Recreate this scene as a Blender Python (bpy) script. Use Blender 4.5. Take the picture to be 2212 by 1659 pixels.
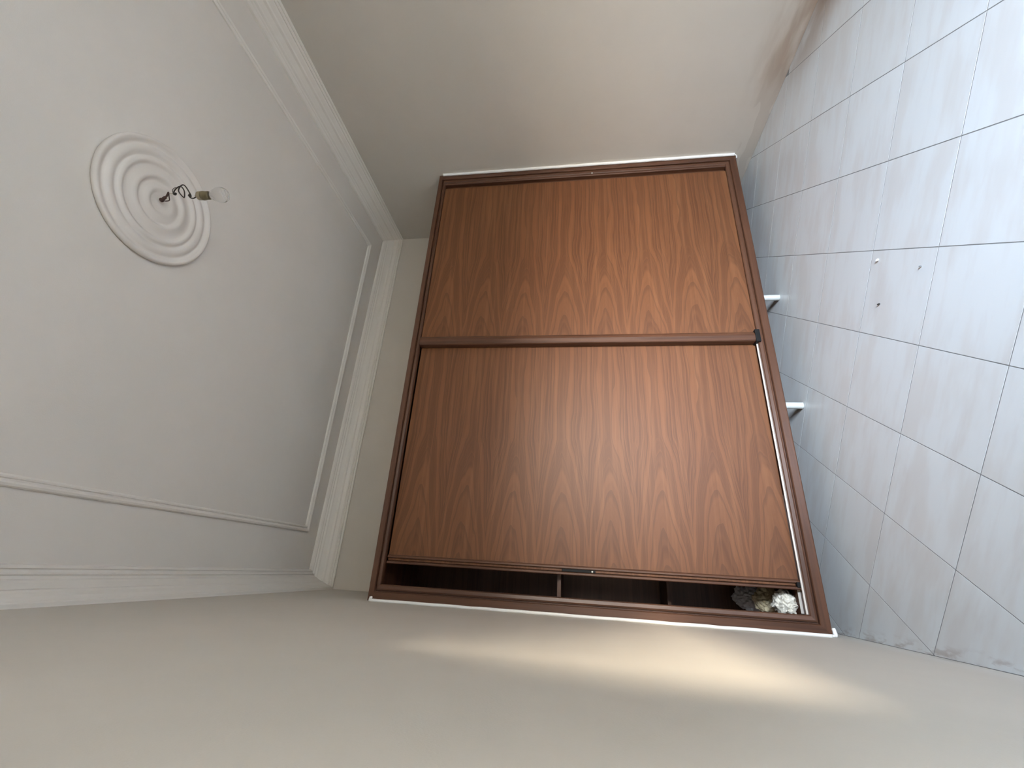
import bpy, bmesh, math, random
from mathutils import Vector, Matrix, noise

random.seed(7)
S = bpy.context.scene
for o in list(bpy.data.objects):
    bpy.data.objects.remove(o)

# ------------------------------------------------------------------ measures (metres)
W = 2.885            # room width, left wall x=0, right wall x=W
YB = 0.652           # back wall
YF = -3.07           # wall behind the camera with the balcony door
H = 2.88             # ceiling
HC = 2.75            # lower edge of the cornice
DX0, DX1, DZ1 = 0.95, 1.95, 2.10     # balcony door opening in the front wall
SHUT = 1.66          # lower edge of the shutter added to cut its upper light
ZT, ZB = 2.215, 0.1135               # wardrobe frame top / bottom

# ------------------------------------------------------------------ camera
cam_d = bpy.data.cameras.new('camera')
cam = bpy.data.objects.new('camera', cam_d)
S.collection.objects.link(cam)
r = Vector((0.0590457, 0.1325361, -0.9894179))
d = Vector((-0.9171900, 0.3984477, -0.0013618))
f = Vector((0.3940508, 0.9075646, 0.1450874))
M3 = Matrix((r, -d, -f)).transposed()
cam.matrix_world = Matrix.Translation((0.1828, -2.2667, 1.1974)) @ M3.to_4x4()
cam_d.sensor_fit = 'HORIZONTAL'
cam_d.sensor_width = 36.0
cam_d.lens = 934.27 / 2212 * 36.0
cam_d.clip_start = 0.01
S.camera = cam

# ------------------------------------------------------------------ sky, sun, exposure
wd = bpy.data.worlds.new('sky')
S.world = wd
wd.use_nodes = True
bg = wd.node_tree.nodes['Background']
wt = wd.node_tree
geo = wt.nodes.new('ShaderNodeTexCoord')
sep = wt.nodes.new('ShaderNodeSeparateXYZ')
wt.links.new(geo.outputs['Generated'], sep.inputs[0])
rmp = wt.nodes.new('ShaderNodeValToRGB')          # ground below the horizon, hazy sky above it
els = rmp.color_ramp.elements
els[0].position = 0.0; els[0].color = (0.16, 0.15, 0.13, 1)
els[1].position = 1.0; els[1].color = (0.26, 0.38, 0.58, 1)
for p_, c_ in ((0.49, (0.16, 0.15, 0.13, 1)), (0.515, (1.0, 0.90, 0.78, 1)), (0.60, (0.66, 0.72, 0.80, 1)), (0.72, (0.40, 0.50, 0.66, 1))):
    e_ = els.new(p_); e_.color = c_
mp = wt.nodes.new('ShaderNodeMath'); mp.operation = 'MULTIPLY_ADD'
mp.inputs[1].default_value = 0.5; mp.inputs[2].default_value = 0.5
wt.links.new(sep.outputs[2], mp.inputs[0]); wt.links.new(mp.outputs[0], rmp.inputs[0])
wt.links.new(rmp.outputs[0], bg.inputs[0])
bg.inputs[1].default_value = 80.0

sun_d = bpy.data.lights.new('sun', 'SUN')
sun = bpy.data.objects.new('sun', sun_d)
S.collection.objects.link(sun)
sun.location = (3.0, -8.0, 4.0)
SUN = Vector((-0.45, 0.87, -0.02)).normalized()
sun.rotation_euler = SUN.to_track_quat('-Z', 'Y').to_euler()
sun_d.energy = 7.0
sun_d.color = (1.0, 0.88, 0.68)
sun_d.angle = math.radians(4.0)

# sky portal in the door opening (only steers sampling of the sky)
pd = bpy.data.lights.new('door_daylight_portal', 'AREA')
po = bpy.data.objects.new('door_daylight_portal', pd)
S.collection.objects.link(po)
pd.shape = 'RECTANGLE'
pd.size = DX1 - DX0
pd.size_y = SHUT
pd.cycles.is_portal = True
po.location = ((DX0 + DX1) / 2, YF - 0.02, SHUT / 2)
po.rotation_euler = (math.radians(90), 0, 0)

S.view_settings.view_transform = 'Standard'
S.view_settings.look = 'None'
S.view_settings.gamma = 1.0
S.view_settings.use_curve_mapping = False
S.view_settings.exposure = 0.26

# ------------------------------------------------------------------ node helpers
class NT:
    def __init__(self, name):
        self.m = bpy.data.materials.new(name)
        self.m.use_nodes = True
        self.t = self.m.node_tree
        self.b = self.t.nodes['Principled BSDF']
    def n(self, typ, **kw):
        nd = self.t.nodes.new(typ)
        for k, v in kw.items():
            setattr(nd, k, v)
        return nd
    def l(self, a, b):
        self.t.links.new(a, b)
    def val(self, sock, v):
        if isinstance(v, bpy.types.NodeSocket):
            self.l(v, sock)
        else:
            sock.default_value = v
    def math(self, op, a, b=0.0, c=0.0, clamp=False):
        nd = self.n('ShaderNodeMath', operation=op)
        nd.use_clamp = clamp
        self.val(nd.inputs[0], a); self.val(nd.inputs[1], b); self.val(nd.inputs[2], c)
        return nd.outputs[0]
    def mix(self, fac, a, b, blend='MIX'):
        nd = self.n('ShaderNodeMix', data_type='RGBA', blend_type=blend)
        self.val(nd.inputs[0], fac)
        self.val(nd.inputs[6], a if isinstance(a, bpy.types.NodeSocket) else tuple(a) + (1,))
        self.val(nd.inputs[7], b if isinstance(b, bpy.types.NodeSocket) else tuple(b) + (1,))
        return nd.outputs[2]
    def ramp(self, fac, stops):
        nd = self.n('ShaderNodeValToRGB')
        els = nd.color_ramp.elements
        while len(els) < len(stops):
            els.new(0.5)
        for e, (p, c) in zip(els, stops):
            e.position = p
            e.color = tuple(c) + (1,) if len(c) == 3 else c
        self.l(fac, nd.inputs[0])
        return nd.outputs[0]
    def mapr(self, v, a, b, c=0.0, d_=1.0):
        nd = self.n('ShaderNodeMapRange')
        nd.interpolation_type = 'SMOOTHSTEP'
        self.val(nd.inputs[0], v)
        for i, q in zip((1, 2, 3, 4), (a, b, c, d_)):
            nd.inputs[i].default_value = q
        return nd.outputs[0]
    def noise(self, vec, scale, detail=3.0, rough=0.5, dim='3D', w=None):
        nd = self.n('ShaderNodeTexNoise', noise_dimensions=dim)
        if dim != '1D' and vec is not None:
            self.l(vec, nd.inputs['Vector'])
        if w is not None:
            self.val(nd.inputs['W'], w)
        nd.inputs['Scale'].default_value = scale
        nd.inputs['Detail'].default_value = detail
        nd.inputs['Roughness'].default_value = rough
        return nd.outputs[0]
    def scale(self, vec, s):
        nd = self.n('ShaderNodeVectorMath', operation='MULTIPLY')
        self.l(vec, nd.inputs[0])
        nd.inputs[1].default_value = s
        return nd.outputs[0]
    def pos(self):
        return self.n('ShaderNodeNewGeometry').outputs['Position']
    def obj(self):
        return self.n('ShaderNodeTexCoord').outputs['Object']
    def xyz(self, vec):
        nd = self.n('ShaderNodeSeparateXYZ')
        self.l(vec, nd.inputs[0])
        return nd.outputs
    def bump(self, h, strength, dist):
        nd = self.n('ShaderNodeBump')
        nd.inputs['Strength'].default_value = strength
        nd.inputs['Distance'].default_value = dist
        self.l(h, nd.inputs['Height'])
        self.l(nd.outputs[0], self.b.inputs['Normal'])
    def done(self, col, rough=0.5, spec=0.5):
        self.val(self.b.inputs['Base Color'], col if isinstance(col, bpy.types.NodeSocket) else tuple(col) + (1,))
        self.val(self.b.inputs['Roughness'], rough)
        self.b.inputs['Specular IOR Level'].default_value = spec
        return self.m

def flat(name, col, rough=0.5, metal=0.0, spec=0.5, var=0.06, sc=12.0):
    t = NT(name)
    p = t.obj()
    n_ = t.noise(p, sc, 4)
    c2 = tuple(c * (1 - var * 2) for c in col)
    m = t.done(t.mix(n_, col, c2), rough, spec)
    t.b.inputs['Metallic'].default_value = metal
    return m

# ---- painted plaster
WALLC = (0.605, 0.555, 0.485)
def wall_mat(name, side=None, col=WALLC):
    t = NT(name)
    p = t.pos()
    x, y, z = t.xyz(p)
    a = t.noise(p, 1.7, 3)
    b = t.noise(p, 9.0, 4, 0.6)
    c = t.mix(t.mapr(a, .3, .7), col, tuple(q * k for q, k in zip(col, (.955, .965, .965))))
    c = t.mix(t.mapr(b, .35, .75, 0, .35), c, tuple(q * .94 for q in col))
    if side == 'right':
        big = t.noise(t.scale(p, (1, 1.6, 7)), 1.7, 3)
        m = t.math('MULTIPLY', t.mapr(z, .26, .03), t.mapr(big, .33, .62))
        m = t.math('MULTIPLY', m, t.mapr(y, -.22, -.62))
        c = t.mix(t.math('MULTIPLY', m, .9), c, (0.36, 0.275, 0.21))
        patch = t.noise(t.scale(p, (1, 4, 14)), 1.0, 1)
        m2 = t.math('MULTIPLY', t.mapr(z, .12, .10), t.mapr(patch, .48, .5, 0, .3))
        c = t.mix(m2, c, (0.36, 0.30, 0.245))
    if side == 'left':
        grime = t.noise(t.scale(p, (1, 7, 24)), 1.0, 4, .6)
        m = t.math('MULTIPLY', t.mapr(z, .05, .01), t.mapr(grime, .52, .66))
        c = t.mix(t.math('MULTIPLY', m, .55), c, (0.30, 0.25, 0.21))
        pale = t.mapr(z, .13, .02, 0, .35)
        c = t.mix(pale, c, (0.70, 0.69, 0.66))
    fine = t.noise(p, 260.0, 3)
    und = t.noise(p, 16.0, 2)
    t.bump(t.math('ADD', fine, t.math('MULTIPLY', und, 2.5)), 0.25, 0.0012)
    return t.done(c, 0.55, 0.35)

M_wall = wall_mat('wall_paint')
M_wall_r = wall_mat('wall_paint_stained', 'right', tuple(q * .96 for q in WALLC))
M_wall_l = wall_mat('wall_paint_scuffed', 'left')
M_ceil = wall_mat('ceiling_paint', None, (0.755, 0.70, 0.63))
M_plaster = flat('plaster_moulding_paint', (0.81, 0.765, 0.69), 0.45, var=0.03)
M_rose = flat('ceiling_rose_plaster', (0.765, 0.71, 0.64), 0.5, var=0.02)

# ---- floor tile
def tile_mat():
    t = NT('glazed_floor_tile')
    o = t.obj()
    rnd = t.n('ShaderNodeObjectInfo').outputs['Random']
    off = t.n('ShaderNodeCombineXYZ')
    t.l(t.math('MULTIPLY', rnd, 37.0), off.inputs[0]); t.l(t.math('MULTIPLY', rnd, 91.0), off.inputs[1])
    ad = t.n('ShaderNodeVectorMath', operation='ADD')
    t.l(o, ad.inputs[0]); t.l(off.outputs[0], ad.inputs[1])
    v = ad.outputs[0]
    s1 = t.noise(t.scale(v, (11, 2.6, 1)), 1.0, 3, .55)
    s2 = t.noise(t.scale(v, (20, 3.4, 1)), 1.0, 4, .6)
    c = t.mix(t.mapr(s1, .42, .64), (0.665, 0.69, 0.68), (0.62, 0.62, 0.595))
    c = t.mix(t.mapr(s2, .5, .72, 0, .3), c, (0.56, 0.53, 0.50))
    c = t.mix(t.math('MULTIPLY', rnd, .12), c, (0.56, 0.55, 0.52))
    p = t.pos()
    x, y, z = t.xyz(p)
    # brown grime along the right wall, thin dirt along the left wall
    g = t.noise(t.scale(p, (5, 2.2, 1)), 1.0, 3, .55)
    m = t.math('MULTIPLY', t.mapr(x, W - .30, W - .03), t.mapr(y, -.35, -.95))
    m = t.math('MULTIPLY', m, t.mapr(g, .22, .52))
    c = t.mix(t.math('MULTIPLY', m, .95), c, (0.29, 0.205, 0.14))
    g2 = t.noise(t.scale(p, (30, 9, 1)), 1.0, 4, .6)
    m3 = t.math('MULTIPLY', t.mapr(x, .05, .012), t.mapr(g2, .47, .62, 0, .5))
    c = t.mix(m3, c, (0.27, 0.20, 0.16))
    fine = t.noise(t.scale(v, (60, 12, 1)), 1.0, 3)
    t.bump(fine, .05, .0006)
    rr = t.math('ADD', t.math('MULTIPLY', s2, .15), .24)
    return t.done(c, rr, .5)
M_tile = tile_mat()
M_grout = flat('grout', (0.26, 0.26, 0.25), 0.8, var=.15, sc=30)

# ---- wood veneer, grain along local X, leaves repeated along local Z
def veneer_mat(name, x0=0.62, P=0.2535, ph=0.155, bright=1.0):
    t = NT(name)
    o = t.obj()
    x, y, z = t.xyz(o)
    wob = t.noise(t.scale(o, (2.2, 1, 9)), 1.0, 2)
    zz = t.math('ADD', t.math('DIVIDE', z, P), t.math('ADD', ph, t.math('MULTIPLY', wob, .22)))
    leaf = t.math('FLOOR', zz)
    s = t.math('SUBTRACT', t.math('FRACT', zz), .5)
    s2 = t.math('POWER', t.math('ABSOLUTE', t.math('MULTIPLY', s, 2.0)), 1.7)
    jit = t.math('MULTIPLY', t.math('SINE', t.math('MULTIPLY', leaf, 12.9)), .05)
    xs = t.math('MINIMUM', t.math('ADD', x, jit), x0 + .10)
    wob2 = t.noise(t.scale(o, (2.6, 1, 16)), 1.0, 2)
    h = t.math('ADD', t.math('MULTIPLY', s2, 4.2), t.math('MULTIPLY', xs, 5.5))
    h = t.math('ADD', h, t.math('MULTIPLY', wob2, .9))
    ring = t.noise(None, 1.1, 2.0, .6, '1D', w=h)
    saw = t.math('FRACT', t.math('MULTIPLY', h, 1.05))
    line = t.mapr(saw, .72, .97)
    fib = t.noise(t.scale(o, (2.4, 1, 150)), 1.0, 4, .65)
    fib2 = t.noise(t.scale(o, (1.3, 1, 38)), 1.0, 3, .55)
    bright *= .73
    A = tuple(q * bright for q in (0.235, 0.091, 0.033))
    B = tuple(q * bright for q in (0.150, 0.054, 0.019))
    C = tuple(q * bright for q in (0.290, 0.122, 0.048))
    c = t.mix(t.mapr(ring, .35, .68), A, B)
    c = t.mix(t.mapr(fib2, .45, .72, 0, .65), c, C)
    c = t.mix(t.math('MULTIPLY', line, .38), c, tuple(q * bright for q in (0.085, 0.030, 0.012)))
    c = t.mix(t.mapr(fib, .52, .75, 0, .45), c, tuple(q * bright for q in (0.10, 0.038, 0.015)))
    t.bump(fib, .1, .0006)
    return t.done(c, 0.5, 0.4)
M_door = veneer_mat('teak_veneer')
def wood_mat(name, axis, bright=1.0):
    t = NT(name)
    o = t.obj()
    sc = {'x': (2, 60, 60), 'z': (60, 60, 2)}[axis]
    a = t.noise(t.scale(o, sc), 1.0, 4, .6)
    b = t.noise(t.scale(o, tuple(q * .25 for q in sc)), 1.0, 2)
    c = t.mix(t.mapr(a, .35, .7), tuple(q * bright for q in (0.165, 0.068, 0.034)), tuple(q * bright for q in (0.085, 0.032, 0.015)))
    c = t.mix(t.mapr(b, .4, .7, 0, .5), c, tuple(q * bright for q in (0.20, 0.088, 0.046)))
    t.bump(a, .12, .0006)
    return t.done(c, 0.38, 0.5)
M_frx = wood_mat('stained_frame_wood_across', 'x', .62)
M_frz = wood_mat('stained_frame_wood_upright', 'z', .62)
M_carc = wood_mat('carcass_board', 'x', .75)
M_white = flat('white_leg_paint', (0.62, 0.65, 0.63), .3, var=.03)
M_alu = flat('track_aluminium', (0.86, 0.80, 0.72), .35, 0.3)
M_black = flat("black_plastic", (0.006, 0.006, 0.006), .6, spec=.25)
M_caulk = flat('white_caulk', (0.92, 0.91, 0.88), .5, var=.04)
M_screw = flat('zinc_screw', (0.72, 0.74, 0.70), .3, .4)
M_cord = flat('brown_flex', (0.035, 0.025, 0.016), .5)
M_hook = flat('rusty_hook', (0.07, 0.030, 0.022), .6)
M_sock1 = flat('yellowed_bakelite', (0.42, 0.36, 0.24), .45)
M_sock2 = flat('dirty_brass', (0.20, 0.165, 0.09), .4, .35)
M_bag = flat('crumpled_plastic', (0.88, 0.85, 0.74), .35, var=.1, sc=25)
M_bag2 = flat('grey_plastic_film', (0.78, 0.80, 0.80), .25, var=.1, sc=25)
M_cloth = flat('beige_packing_paper', (0.80, 0.70, 0.46), .7, var=.2, sc=30)
M_ext = flat('added_exterior_render', (0.55, 0.50, 0.43), .8)
M_dark = flat('dark_speck', (0.05, 0.045, 0.04), .7)
M_grey = flat('grey_speck', (0.22, 0.22, 0.21), .7)
g = NT('clear_glass')
g.done((0.97, 0.97, 0.97), .02)
g.b.inputs['Transmission Weight'].default_value = 1.0
g.b.inputs['IOR'].default_value = 1.2
M_glass = g.m

# ------------------------------------------------------------------ mesh helpers
col = S.collection
def link(name, verts, faces, mat, parent=None, smooth=False, loc=None, rotz=0.0):
    me = bpy.data.meshes.new(name)
    me.from_pydata([tuple(v) for v in verts], [], faces)
    bm = bmesh.new(); bm.from_mesh(me)
    bmesh.ops.recalc_face_normals(bm, faces=bm.faces)
    bm.to_mesh(me); bm.free()
    me.materials.append(mat)
    if smooth:
        for p in me.polygons:
            p.use_smooth = True
    o = bpy.data.objects.new(name, me)
    col.objects.link(o)
    if loc is not None:
        o.location = loc
    o.rotation_euler = (0, 0, rotz)
    if parent:
        o.parent = parent
    return o
def box(x0, x1, y0, y1, z0, z1):
    v = [(x, y, z) for x in (x0, x1) for y in (y0, y1) for z in (z0, z1)]
    fc = [(0, 1, 3, 2), (4, 6, 7, 5), (0, 4, 5, 1), (2, 3, 7, 6), (0, 2, 6, 4), (1, 5, 7, 3)]
    return v, fc
def boxo(name, b, mat, parent=None, bev=0.0, origin=None):
    x0, x1, y0, y1, z0, z1 = b
    ox, oy, oz = origin if origin else ((0, 0, 0))
    v, fc = box(x0 - ox, x1 - ox, y0 - oy, y1 - oy, z0 - oz, z1 - oz)
    o = link(name, v, fc, mat, parent, loc=(ox, oy, oz) if origin else None)
    if bev:
        bm = bmesh.new(); bm.from_mesh(o.data)
        bmesh.ops.bevel(bm, geom=list(bm.edges), offset=bev, segments=2, profile=.6, affect='EDGES')
        bm.to_mesh(o.data); bm.free()
    return o
def sweep(name, prof, path_pts, mat, parent=None, smooth=False):
    """prof: list of functions index; path_pts: list of rings (each a list of points) joined, capped."""
    n_ = len(path_pts[0])
    v = [p for ring in path_pts for p in ring]
    fc = []
    for i in range(len(path_pts) - 1):
        for j in range(n_):
            k = (j + 1) % n_
            fc.append((i * n_ + j, i * n_ + k, (i + 1) * n_ + k, (i + 1) * n_ + j))
    fc.append(tuple(range(n_)))
    fc.append(tuple(range(len(v) - n_, len(v))))
    return link(name, v, fc, mat, parent, smooth)
def tube(name, pts, rad, mat, parent=None, sides=10, sub=6):
    P = [Vector(p) for p in pts]
    # catmull-rom
    Q = []
    for i in range(len(P) - 1):
        a, b, c, e = P[max(i - 1, 0)], P[i], P[i + 1], P[min(i + 2, len(P) - 1)]
        for k in range(sub):
            u = k / sub
            Q.append(0.5 * ((2 * b) + (c - a) * u + (2 * a - 5 * b + 4 * c - e) * u * u + (3 * b - a - 3 * c + e) * u ** 3))
    Q.append(P[-1])
    rings = []
    up = Vector((0.31, 0.77, 0.55)).normalized()
    for i, q in enumerate(Q):
        tn = (Q[min(i + 1, len(Q) - 1)] - Q[max(i - 1, 0)]).normalized()
        s_ = tn.cross(up)
        s_ = s_.normalized() if s_.length > 1e-6 else Vector((1, 0, 0))
        t_ = tn.cross(s_)
        rr = rad[i * (len(rad) - 1) // max(1, len(Q) - 1)] if isinstance(rad, (list, tuple)) else rad
        rings.append([q + rr * (math.cos(a) * s_ + math.sin(a) * t_) for a in [2 * math.pi * k / sides for k in range(sides)]])
        up = -t_
    return sweep(name, None, rings, mat, parent, True)
def lathe(name, prof, mat, parent=None, n_=64, loc=None, smooth=True, rot=None):
    """prof: (radius, z) list"""
    v, fc = [], []
    for (rd, z) in prof:
        for k in range(n_):
            a = 2 * math.pi * k / n_
            v.append((rd * math.cos(a), rd * math.sin(a), z))
    for i in range(len(prof) - 1):
        for k in range(n_):
            k2 = (k + 1) % n_
            fc.append((i * n_ + k, i * n_ + k2, (i + 1) * n_ + k2, (i + 1) * n_ + k))
    if prof[0][0] > 1e-6:
        fc.append(tuple(range(n_)))
    if prof[-1][0] > 1e-6:
        fc.append(tuple(range(len(v) - n_, len(v))))
    o = link(name, v, fc, mat, parent, smooth, loc)
    bm = bmesh.new(); bm.from_mesh(o.data)
    bmesh.ops.remove_doubles(bm, verts=bm.verts, dist=1e-5)
    bmesh.ops.recalc_face_normals(bm, faces=bm.faces)
    bm.to_mesh(o.data); bm.free()
    return o
def empty(name, loc):
    o = bpy.data.objects.new(name, None)
    o.empty_display_size = .1
    col.objects.link(o)
    o.location = loc
    return o
def tag(o, label, cat, group=None):
    o['label'] = label
    o['category'] = cat
    if group:
        o['group'] = group
    return o
def struct(o, label=None):
    o['kind'] = 'structure'
    if label:
        o['label'] = label
    return o
def par(o, parent):
    o.parent = parent
    o.matrix_parent_inverse = Matrix.Translation(-Vector(parent.location))
    return o

# ------------------------------------------------------------------ room shell
T = 0.12
floor = struct(boxo('floor', (-T, W + T, YF - .25, YB + T, -.12, -.0006), M_grout), 'pale glazed floor tiles laid at an angle')
struct(boxo('ceiling', (-T, W + T, YF - .25, YB + T, H, H + .12), M_ceil), 'off-white ceiling with moulded border')
struct(boxo('wall_left', (-T, 0, YF - .25, YB + T, -.0035, H), M_wall_l), 'greige painted wall beside the wardrobe opening with a sunlit streak')
struct(boxo('wall_right', (W, W + T, YF - .25, YB + T, -.0035, H), M_wall_r), 'greige painted wall with brown stains at its foot')
struct(boxo('wall_back', (0, W, YB, YB + T, -.0035, H), M_wall), 'strip of greige wall showing above the wardrobe')
# front wall with the balcony-door opening
def front_wall():
    y0, y1 = YF - .25, YF
    v, fc = [], []
    for b in ((0, DX0, y0, y1, -.0035, H), (DX1, W, y0, y1, -.0035, H), (DX0, DX1, y0, y1, DZ1, H)):
        vv, ff = box(*b)
        fc += [tuple(i + len(v) for i in q) for q in ff]
        v += vv
    return link('wall_front', v, fc, M_wall)
struct(front_wall(), 'greige wall with the balcony door opening')

# cornice: profile (distance from wall, z)
CP = [(0, HC), (.012, HC), (.016, HC + .006), (.012, HC + .012), (.018, HC + .014), (.024, HC + .020), (.020, HC + .027),
      (.027, HC + .033), (.036, HC + .050), (.043, HC + .056), (.045, HC + .070), (.060, HC + .090), (.066, HC + .095),
      (.070, HC + .106), (.078, HC + .110), (.082, HC + .104), (.088, HC + .112), (.096, HC + .114), (.100, HC + .108),
      (.108, HC + .116), (.110, H), (0, H)]
def ring_piece(name, corners, prof, i, mat):
    """one mitred side of a rectangular run; corners = inner rectangle function"""
    rings = []
    for k in (i, (i + 1) % 4):
        cx, cy, sx, sy = corners[k]
        rings.append([(cx + sx * dd, cy + sy * dd, z) for dd, z in prof])
    return sweep(name, None, rings, mat)
room = [(0, YF, 1, 1), (W, YF, -1, 1), (W, YB, -1, -1), (0, YB, 1, -1)]
labs = ['front', 'right', 'back', 'left']
for i in range(4):
    struct(ring_piece('trim_%d' % (i + 1), room, CP, i, M_plaster), 'ribbed plaster cornice along the %s wall' % labs[i])
# flat moulding border on the ceiling
MB = [(-.019, H), (-.019, H - .006), (-.015, H - .013), (-.008, H - .016), (-.001, H - .012), (.001, H - .007), (.004, H - .007),
      (.007, H - .012), (.012, H - .013), (.018, H - .008), (.019, H)]
border = [(.335, YF + .34, 1, 1), (W - .335, YF + .34, -1, 1), (W - .320, YB - .295, -1, -1), (.345, YB - .245, 1, -1)]
for i in range(4):
    struct(ring_piece('trim_%d' % (i + 5), border, MB, i, M_plaster), 'raised ceiling moulding strip parallel to the %s wall' % labs[i])

# ------------------------------------------------------------------ floor tiles, laid askew
TS, TH = 0.3323, -2.2391
TOX, TOY = 1.666, -0.4306
ei = Vector((math.cos(TH), math.sin(TH))); ej = Vector((math.sin(TH), -math.cos(TH)))
def clip(poly, ax, val, keep_less):
    out = []
    for i in range(len(poly)):
        a, b = poly[i], poly[(i + 1) % len(poly)]
        ia = (a[ax] <= val) == keep_less
        ib = (b[ax] <= val) == keep_less
        if ia:
            out.append(a)
        if ia != ib:
            u = (val - a[ax]) / (b[ax] - a[ax])
            out.append(a + (b - a) * u)
    return out
def tile_mesh(poly, c):
    """poly world 2D points; mesh local to centre c, in tile axes rotated by TH"""
    ca, sa = math.cos(-TH), math.sin(-TH)
    loc = []
    cen = sum(poly, Vector((0, 0))) / len(poly)
    for lift, ins in ((-.006, 0), (-.0002, 0), (0, .0003)):
        for p in poly:
            q = p + (cen - p).normalized() * ins - c
            loc.append((q.x * ca - q.y * sa, q.x * sa + q.y * ca, lift))
    n_ = len(poly)
    fc = [tuple(range(2 * n_, 3 * n_))]
    for k in range(2):
        for j in range(n_):
            j2 = (j + 1) % n_
            fc.append((k * n_ + j, k * n_ + j2, (k + 1) * n_ + j2, (k + 1) * n_ + j))
    me = bpy.data.meshes.new('tile')
    me.from_pydata(loc, [], fc)
    bm = bmesh.new(); bm.from_mesh(me); bmesh.ops.recalc_face_normals(bm, faces=bm.faces)
    up = [q for q in bm.faces if len(q.verts) == n_ and abs(q.normal.z) > .9]
    if up and up[0].normal.z < 0:
        bmesh.ops.reverse_faces(bm, faces=bm.faces)
    bm.to_mesh(me); bm.free()
    me.materials.append(M_tile)
    return me
full = None
J = 0.0016
for i in range(-14, 15):
    for j in range(-14, 15):
        c = Vector((TOX, TOY)) + ei * TS * (i + .5) + ej * TS * (j + .5)
        hs = TS / 2 - J
        poly = [c + ei * a * hs + ej * b * hs for a, b in ((-1, -1), (1, -1), (1, 1), (-1, 1))]
        n0 = [p.copy() for p in poly]
        for ax, val, kl in ((0, .002, False), (0, W - .002, True), (1, YF + .002, False), (1, YB - .002, True)):
            if poly:
                poly = clip(poly, ax, val, kl)
        if len(poly) < 3:
            continue
        ar = abs(sum(poly[k].x * poly[(k + 1) % len(poly)].y - poly[(k + 1) % len(poly)].x * poly[k].y for k in range(len(poly)))) / 2
        if ar < .0006:
            continue
        if len(poly) == 4 and all((a - b).length < 1e-6 for a, b in zip(poly, n0)):
            if full is None:
                full = tile_mesh(poly, c)
            me = full
        else:
            me = tile_mesh(poly, c)
        o = bpy.data.objects.new('tile', me)
        col.objects.link(o)
        o.location = (c.x, c.y, random.uniform(-.0001, .0001))
        o.rotation_euler = (random.uniform(-.0005, .0005), random.uniform(-.0005, .0005), TH)
        o.parent = floor

# ------------------------------------------------------------------ wardrobe
wr = tag(empty('wardrobe', (W / 2, .3, 0)), 'wall to wall wardrobe with two brown veneered sliding doors, raised on white legs', 'wardrobe')
G = 0.002
FX0, FX1 = G, W - G
# moulded outer frame: (inset from outer edge, depth y)
FP = [(0, .05), (0, .006), (.003, .001), (.007, 0), (.040, 0), (.043, .004), (.044, .016), (.050, .016), (.051, .006),
      (.058, .003), (.072, .005), (.076, .009), (.076, .030), (.060, .05)]
WT, WB_, WS = .72, 1.0, 1.0
def fpt(cx, sx, cz, sz, kx, kz):
    return [(cx + sx * w * kx, dd, cz + sz * w * kz) for w, dd in FP]
cor = {'tl': fpt(FX0, 1, ZT, -1, WS, WT), 'tr': fpt(FX1, -1, ZT, -1, WS, WT), 'bl': fpt(FX0, 1, ZB, 1, WS, WB_), 'br': fpt(FX1, -1, ZB, 1, WS, WB_)}
for nm, a, b, m in (('stile', 'bl', 'tl', M_frz), ('stile', 'br', 'tr', M_frz), ('rail', 'tl', 'tr', M_frx), ('rail', 'bl', 'br', M_frx)):
    par(sweep(nm, None, [cor[a], cor[b]], m), wr)
ZI0, ZI1 = ZB + .076, ZT - .076 * WT
# carcass
YD = YB - .012
for nm, b in (('side_panel', (FX0, FX0 + .018, .052, YD, ZB + .02, ZT - .004)), ('side_panel', (FX1 - .018, FX1, .052, YD, ZB + .02, ZT - .004)),
              ('top_panel', (FX0 + .019, FX1 - .019, .052, YD, ZT - .024, ZT - .004)),
              ('bottom_panel', (FX0 + .019, FX1 - .019, .052, YD, ZB + .052, ZB + .072)),
              ('back_panel', (FX0 + .019, FX1 - .019, YD - .008, YD, ZB + .073, ZT - .025)),
              ('partition', (1.43, 1.448, .13, YD - .009, ZB + .073, ZT - .025)),
              ('shelf', (FX0 + .019, 1.429, .125, YD - .009, 1.268, 1.286)),
              ('shelf', (FX0 + .019, 1.429, .40, YD - .009, .690, .708)),
              ('shelf', (1.449, FX1 - .019, .125, YD - .009, 1.70, 1.718))):
    par(boxo(nm, b, M_carc), wr)
# tracks
for y0, xa, xb in ((.020, FX0 + .078, 1.422), (.066, FX0 + .078, .60)):
    t_ = par(boxo('track', (xa, xb, y0, y0 + .004, ZB + .072, ZI0 + .007), M_alu), wr)
    t_['label'] = 'bright metal sliding door track'

def door(name, x0, x1, y0, y1, z0, z1, lab):
    o = boxo('door', (x0, x1, y0, y1, z0, z1), M_door, None, .0015, origin=(x0, y0, z0))
    o['label'] = lab
    par(o, wr)
    return o
DZ0, DZT = ZI0 + .004, ZI1 - .003
rd = door('door', 1.432, W - .131, .014, .040, DZ0 - .003, DZT, 'front sliding door with brown cathedral grain veneer')
ld = door('door', 0.192, 1.49, .046, .064, DZ0, DZT, 'rear sliding door standing slightly open')
def child(o, p):
    o.parent = p
    wl = Vector(p.location)
    o.matrix_parent_inverse = Matrix.Translation(-wl)
    return o
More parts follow.
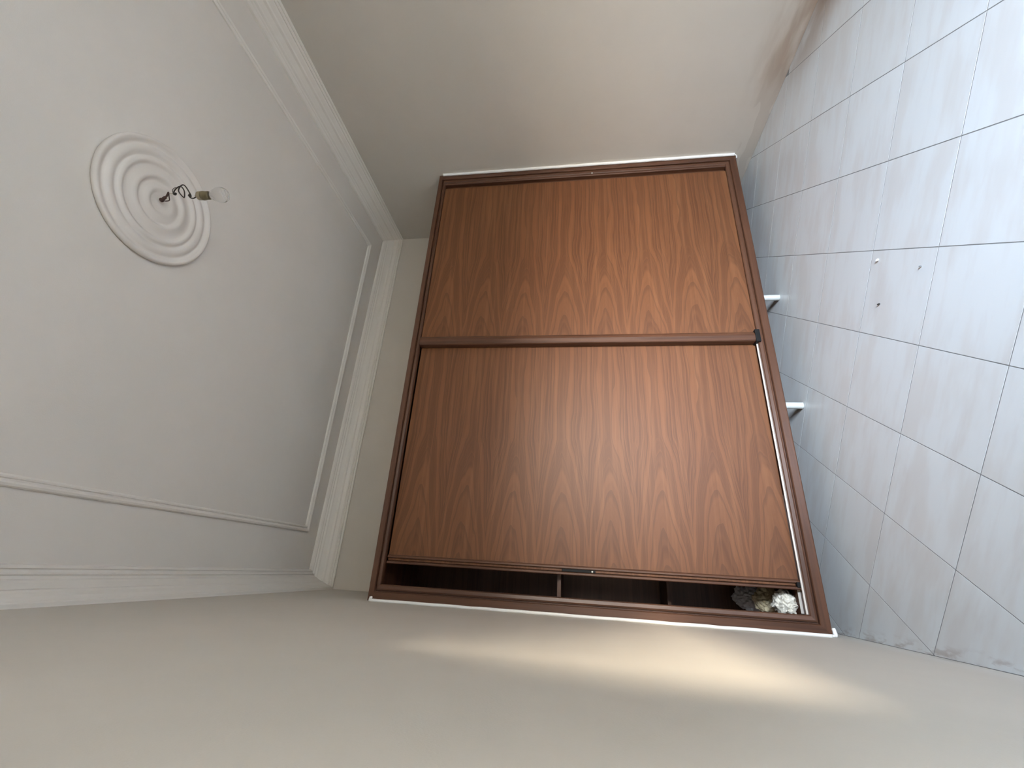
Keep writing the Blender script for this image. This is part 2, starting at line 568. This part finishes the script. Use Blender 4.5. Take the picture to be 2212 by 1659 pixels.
# centre stile of the front door (rounded pull edge)
def extr(name, prof, z0, z1, mat, parent):
    o = sweep(name, None, [[(x, y, z0) for x, y in prof], [(x, y, z1) for x, y in prof]], mat)
    return child(o, parent)
extr('pull_stile', [(1.430, .041), (1.430, .004), (1.434, -.002), (1.442, -.006), (1.462, -.007), (1.478, -.003), (1.488, .004), (1.494, .0135), (1.494, .041)], DZ0 + .012, DZT, M_frz, rd)
child(boxo('bottom_guide', (1.424, 1.500, -.010, .042, DZ0 - .014, DZ0 + .0115), M_black, None, .002), rd)
XE = W - .086
extr('edge_profile', [(XE, .040), (XE, .002), (XE - .003, 0), (XE - .016, 0), (XE - .019, .003), (XE - .020, .029), (XE - .0445, .031), (XE - .0445, .040)], DZ0, DZT, M_frz, rd)
# rear door: edge profile with finger groove
extr('edge_profile', [(.176, .064), (.176, .036), (.179, .033), (.186, .033), (.189, .036), (.189, .058), (.1915, .058), (.1915, .064)], DZ0, DZT, M_frz, ld)
extr('edge_bead', [(.204, .0455), (.204, .036), (.206, .033), (.213, .033), (.216, .036), (.219, .0455)], DZ0, DZT, M_frz, ld)
child(boxo('bottom_guide', (.186, .208, .026, .045, DZ0 - .004, DZ0 + .016), M_black, None, .002), ld)
lt = child(boxo('latch', (.1898, .2032, .0375, .0457, 1.100, 1.262), M_black, None, .002), ld)
lt['label'] = 'black recessed latch plate'
sc = child(lathe('screw', [(0, 0), (.0042, 0), (.0048, .0015), (.0040, .0030), (0, .0034)], M_screw, None, 16), ld)
sc.rotation_euler = (math.radians(90), 0, 0); sc.location = (.1965, .0373, 1.116)
s2 = child(lathe('screw', [(0, 0), (.005, 0), (.006, .003), (.004, .012), (0, .014)], M_screw, None, 16), rd)
s2.rotation_euler = (math.radians(90), 0, 0); s2.location = (W - .082, .010, 1.083)
# legs
def leg(x, y):
    o = lathe('leg', [(.017, ZB + .051), (.017, .004), (.0175, .0005)], M_white, None, 28)
    o.location = (x, y, 0)
    o['label'] = 'slim white tubular leg'
    par(o, wr)
for x in (1.762, 1.076):
    leg(x, .075)
    leg(x, YD - .06)
# caulk beads against the walls
def caulk(pts, rad):
    o = tube('caulk_bead', pts, rad, M_caulk, None, 8, 5)
    o['label'] = 'bead of white caulk'
    par(o, wr)
def wob(x, z0, z1, n_, amp):
    return [(x + random.uniform(-amp, amp), -.007 + random.uniform(-amp, amp), z0 + (z1 - z0) * k / (n_ - 1)) for k in range(n_)]
caulk(wob(W - .007, ZB + .01, ZT - .03, 34, .0010), .0105)
caulk(wob(.006, ZB + .01, ZT - .015, 34, .0010), .0072)
caulk([(W - .006, -.001, ZB + .02), (W - .006, -.002, ZB + .004), (W - .016, -.001, ZB - .003), (W - .03, .004, ZB - .003)], .004)
caulk([(.004, -.002, ZB + .035), (.006, -.004, ZB + .012), (.008, -.004, ZB - .003), (.020, -.002, ZB - .005), (.036, .000, ZB - .003)], [.004, .006, .009, .008, .003])
caulk([(.010, -.002, ZT - .012), (.016, -.0035, ZT - .016), (.018, -.003, ZT - .028)], [.002, .005, .003])

# ------------------------------------------------------------------ things inside the wardrobe gap
def crumple(name, c, rx, ry, rz, seed, mat, amp=.28, freq=2.2):
    bm = bmesh.new()
    bmesh.ops.create_icosphere(bm, subdivisions=4, radius=1)
    for v in bm.verts:
        p = v.co.copy()
        q = p * freq + Vector((seed, seed * 1.7, 0))
        k = 1 + amp * (abs(noise.noise(q)) * 2 - .4) + amp * .5 * (abs(noise.noise(q * 2.6)) * 2 - .4)
        v.co = Vector((p.x * rx * k, p.y * ry * k, max(p.z * rz * k, -rz * .9)))
    me = bpy.data.meshes.new(name); bm.to_mesh(me); bm.free()
    zmin = min(v.co.z for v in me.vertices)
    for v in me.vertices:
        v.co.z -= zmin
    me.materials.append(mat)
    o = bpy.data.objects.new(name, me); col.objects.link(o)
    o.location = c
    return o
ZF = ZB + .0725
tag(crumple('plastic_bag', (.118, .150, ZF), .052, .066, .046, 3.1, M_bag, .24), 'crumpled white plastic bag on the wardrobe floor, nearest the track', 'bag')
tag(crumple('packing_paper', (.116, .305, ZF), .056, .052, .062, 8.3, M_cloth, .20, 2.8), 'crumpled beige packing paper heaped between two bags in the wardrobe', 'paper')
tag(crumple('plastic_bag', (.116, .465, ZF), .058, .066, .085, 12.4, M_bag2, .22, 2.4), 'greyish plastic bag at the back of the wardrobe gap, behind the paper', 'bag')

# ------------------------------------------------------------------ ceiling rose and bare bulb
RX, RY = 1.465, -1.157
rose_prof = [(0, 0), (.248, 0), (.252, -.008), (.251, -.018), (.246, -.025), (.240, -.026), (.232, -.021), (.224, -.013), (.219, -.012), (.213, -.016),
             (.206, -.023), (.196, -.025), (.186, -.021), (.179, -.014), (.174, -.014), (.169, -.021), (.161, -.026), (.154, -.024), (.148, -.016),
             (.142, -.013), (.128, -.016), (.116, -.022), (.110, -.026), (.102, -.027), (.095, -.022), (.090, -.014), (.082, -.013), (.070, -.020),
             (.058, -.026), (.048, -.026), (.042, -.018), (.034, -.014), (.016, -.016), (0, -.017)]
tag(lathe('ceiling_rose', [(a * .985, b * .8) for a, b in rose_prof], M_rose, None, 96, (RX, RY, H)), 'round white plaster ceiling rose of concentric rings', 'ceiling rose')

pb = tag(empty('pendant_bulb', (RX, RY, H - .013)), 'bare clear light bulb hanging on a twisted brown flex from the ceiling rose', 'light bulb')
# traced wire: (px, py) of the photo -> vertical plane through the rose centre facing the room's left-front
CP_ = Vector(cam.location)
pn = Vector((RX - CP_.x, RY - CP_.y, 0)).normalized()
def atp(u, v, off=0.0):
    dv = r * ((u - 1106) / 934.27) + d * ((v - 829.5) / 934.27) + f
    tt = ((Vector((RX, RY, 0)) - CP_).dot(pn) + off) / dv.dot(pn)
    return CP_ + dv * tt
def cz(X, Y, off=0.0):
    return atp(320 + X / 11.06, 370 + Y / 11.06, off)
def pt(o):
    return par(o, pb)
h0 = cz(310, 690)
pt(tube('hook', [h0, cz(330, 680), cz(400, 630), cz(450, 580), cz(482, 500), cz(500, 600), cz(508, 690), cz(440, 712), cz(370, 706)], [.0085, .006, .0035, .0025, .002, .002, .002, .002], M_hook))
pt(tube('cord_tie', [cz(505, 528), cz(550, 533), cz(600, 545)], .0011, M_sock1))
pt(tube('flex', [cz(640, 560), cz(612, 520, .004), cz(640, 450, .004), cz(700, 388), cz(775, 362, -.004), cz(835, 415, -.006), cz(868, 500, -.004), cz(862, 625), cz(800, 580, .006),
                 cz(735, 490, .006), cz(735, 420), cz(785, 345), cz(850, 328), cz(910, 385), cz(970, 480), cz(1015, 560), cz(1022, 605), cz(985, 585, .004),
                 cz(965, 580, .006), cz(1000, 535, .008), cz(985, 600), cz(1030, 640), cz(1090, 645), cz(1150, 605)], .0023, M_cord, sub=8))
pt(tube('flex_knot', [cz(600, 520), cz(625, 545, -.004), cz(660, 530), cz(640, 560, .004), cz(610, 540), cz(585, 470), cz(600, 420), cz(660, 385)], [.003, .004, .004, .003, .0015, .0012, .0012, .0012], M_cord))
# socket and bulb as lathes along the hanging axis
ax0 = cz(1135, 590); ax1 = cz(1890, 560)
axis = (ax1 - ax0)
L = axis.length
def along(name, prof, mat, n_=32):
    o = lathe(name, [(rr, zz * L) for rr, zz in prof], mat, None, n_)
    o.location = ax0
    o.rotation_mode = 'QUATERNION'
    o.rotation_quaternion = axis.to_track_quat('Z', 'Y')
    return pt(o)
along('lamp_holder', [(0, 0), (.004, 0), (.006, .05), (.012, .08), (.0165, .105), (.0170, .19), (.0172, .215), (0, .216)], M_sock1)
along('socket_collar', [(0, .217), (.0172, .217), (.0178, .25), (.0172, .30), (.0160, .33), (.0160, .42), (.0148, .45), (0, .451)], M_sock2)
along('glass_bulb', [(.0140, .452), (.0150, .50), (.0185, .56), (.0240, .64), (.0285, .72), (.0298, .79), (.0285, .87), (.0235, .94), (.0150, .985), (.006, .999), (0, 1.0),
                     (0, .99), (.006, .989), (.0146, .976), (.0228, .933), (.0277, .867), (.0290, .79), (.0277, .723), (.0232, .645), (.0178, .566), (.0142, .506), (.0132, .452), (.0140, .452)], M_glass)

# ------------------------------------------------------------------ small debris on the floor
def speck(name, x, y, rx, ry, mat, lab, cat, seed):
    o = crumple(name, (x, y, .0002), rx, ry, .004, seed, mat, .3, 1.6)
    tag(o, lab, cat)

speck('paint_fleck', 1.239, -.637, .0028, .0055, M_dark, 'tiny dark fleck on a floor tile in front of the wardrobe legs', 'debris', 1.3)
speck('paint_fleck', 1.405, -.700, .005, .007, M_caulk, 'small white paint drop on a floor tile near the joint', 'debris', 2.3)
speck('paint_fleck', 1.242, -.867, .0026, .0028, M_grey, 'tiny grey speck on a floor tile between two joints', 'debris', 4.3)

# ------------------------------------------------------------------ outside the balcony door: unseen pieces added to shape the light
struct(boxo('floor_balcony_added', (-.6, W + .6, YF - 1.6, YF - .25, -.15, -.03), M_ext), 'unseen balcony slab added outside the door to shape the light')  # added slab, out of view, part of the light shaping

struct(boxo('wall_sun_blocker', (-.6, W + .6, YF - 1.72, YF - 1.6, -.15, .78), M_ext), 'unseen parapet added to cut off the low sun')  # added parapet, out of view, trims the bottom of the sun streak
M_leaf = flat('blocker_foliage', (0.06, 0.10, 0.03), .7, var=.3, sc=9)
M_bark = flat('blocker_bark', (0.10, 0.075, 0.05), .9)
tr = tag(empty('sun_blocker_tree', (4.66, -7.4, -3.0)), 'unseen tree shape added outside to block part of the sun', 'tree')  # added tree, out of view, its crown slants the sun streak's edge
cr = crumple('blocker_crown', (4.66, -7.42, .80), 1.30, 1.30, 1.25, 5.5, M_leaf, .12, 3.0)
par(cr, tr)
par(tube('blocker_trunk', [(4.66, -7.4, -3.0), (4.7, -7.45, -1.4), (4.65, -7.4, -.3), (4.66, -7.4, .9)], [.2, .17, .14, .1], M_bark), tr)

# unseen half-lowered shutter, added to cut light through the upper door opening
def shutter():
    v, fc = [], []
    z = SHUT
    while z < DZ1 + .001:
        vv, ff = box(DX0 - .02, DX1 + .02, YF - .14, YF - .128, z, min(z + .048, DZ1 + .002))
        fc += [tuple(i + len(v) for i in q) for q in ff]; v += vv
        vv, ff = box(DX0 - .02, DX1 + .02, YF - .137, YF - .131, z + .048, z + .05)
        fc += [tuple(i + len(v) for i in q) for q in ff]; v += vv
        z += .05
    return link('door_light_blocker', v, fc, M_ext)
struct(shutter(), 'unseen half-lowered shutter added to cut light through the balcony door')

struct(boxo('wall_sky_blocker', (.71, .83, YF - 1.6, YF - .25, -.03, 2.7), M_ext), 'unseen side wall added to keep sky light off the right wall')  # added wall, out of view, dims sky light reaching the right wall
struct(boxo('ceiling_sky_blocker', (.71, W + .6, YF - 1.72, YF - .25, 2.7, 2.85), M_ext), 'unseen upper slab added to block the high sky')  # added overhead slab, out of view, holds back sky from above
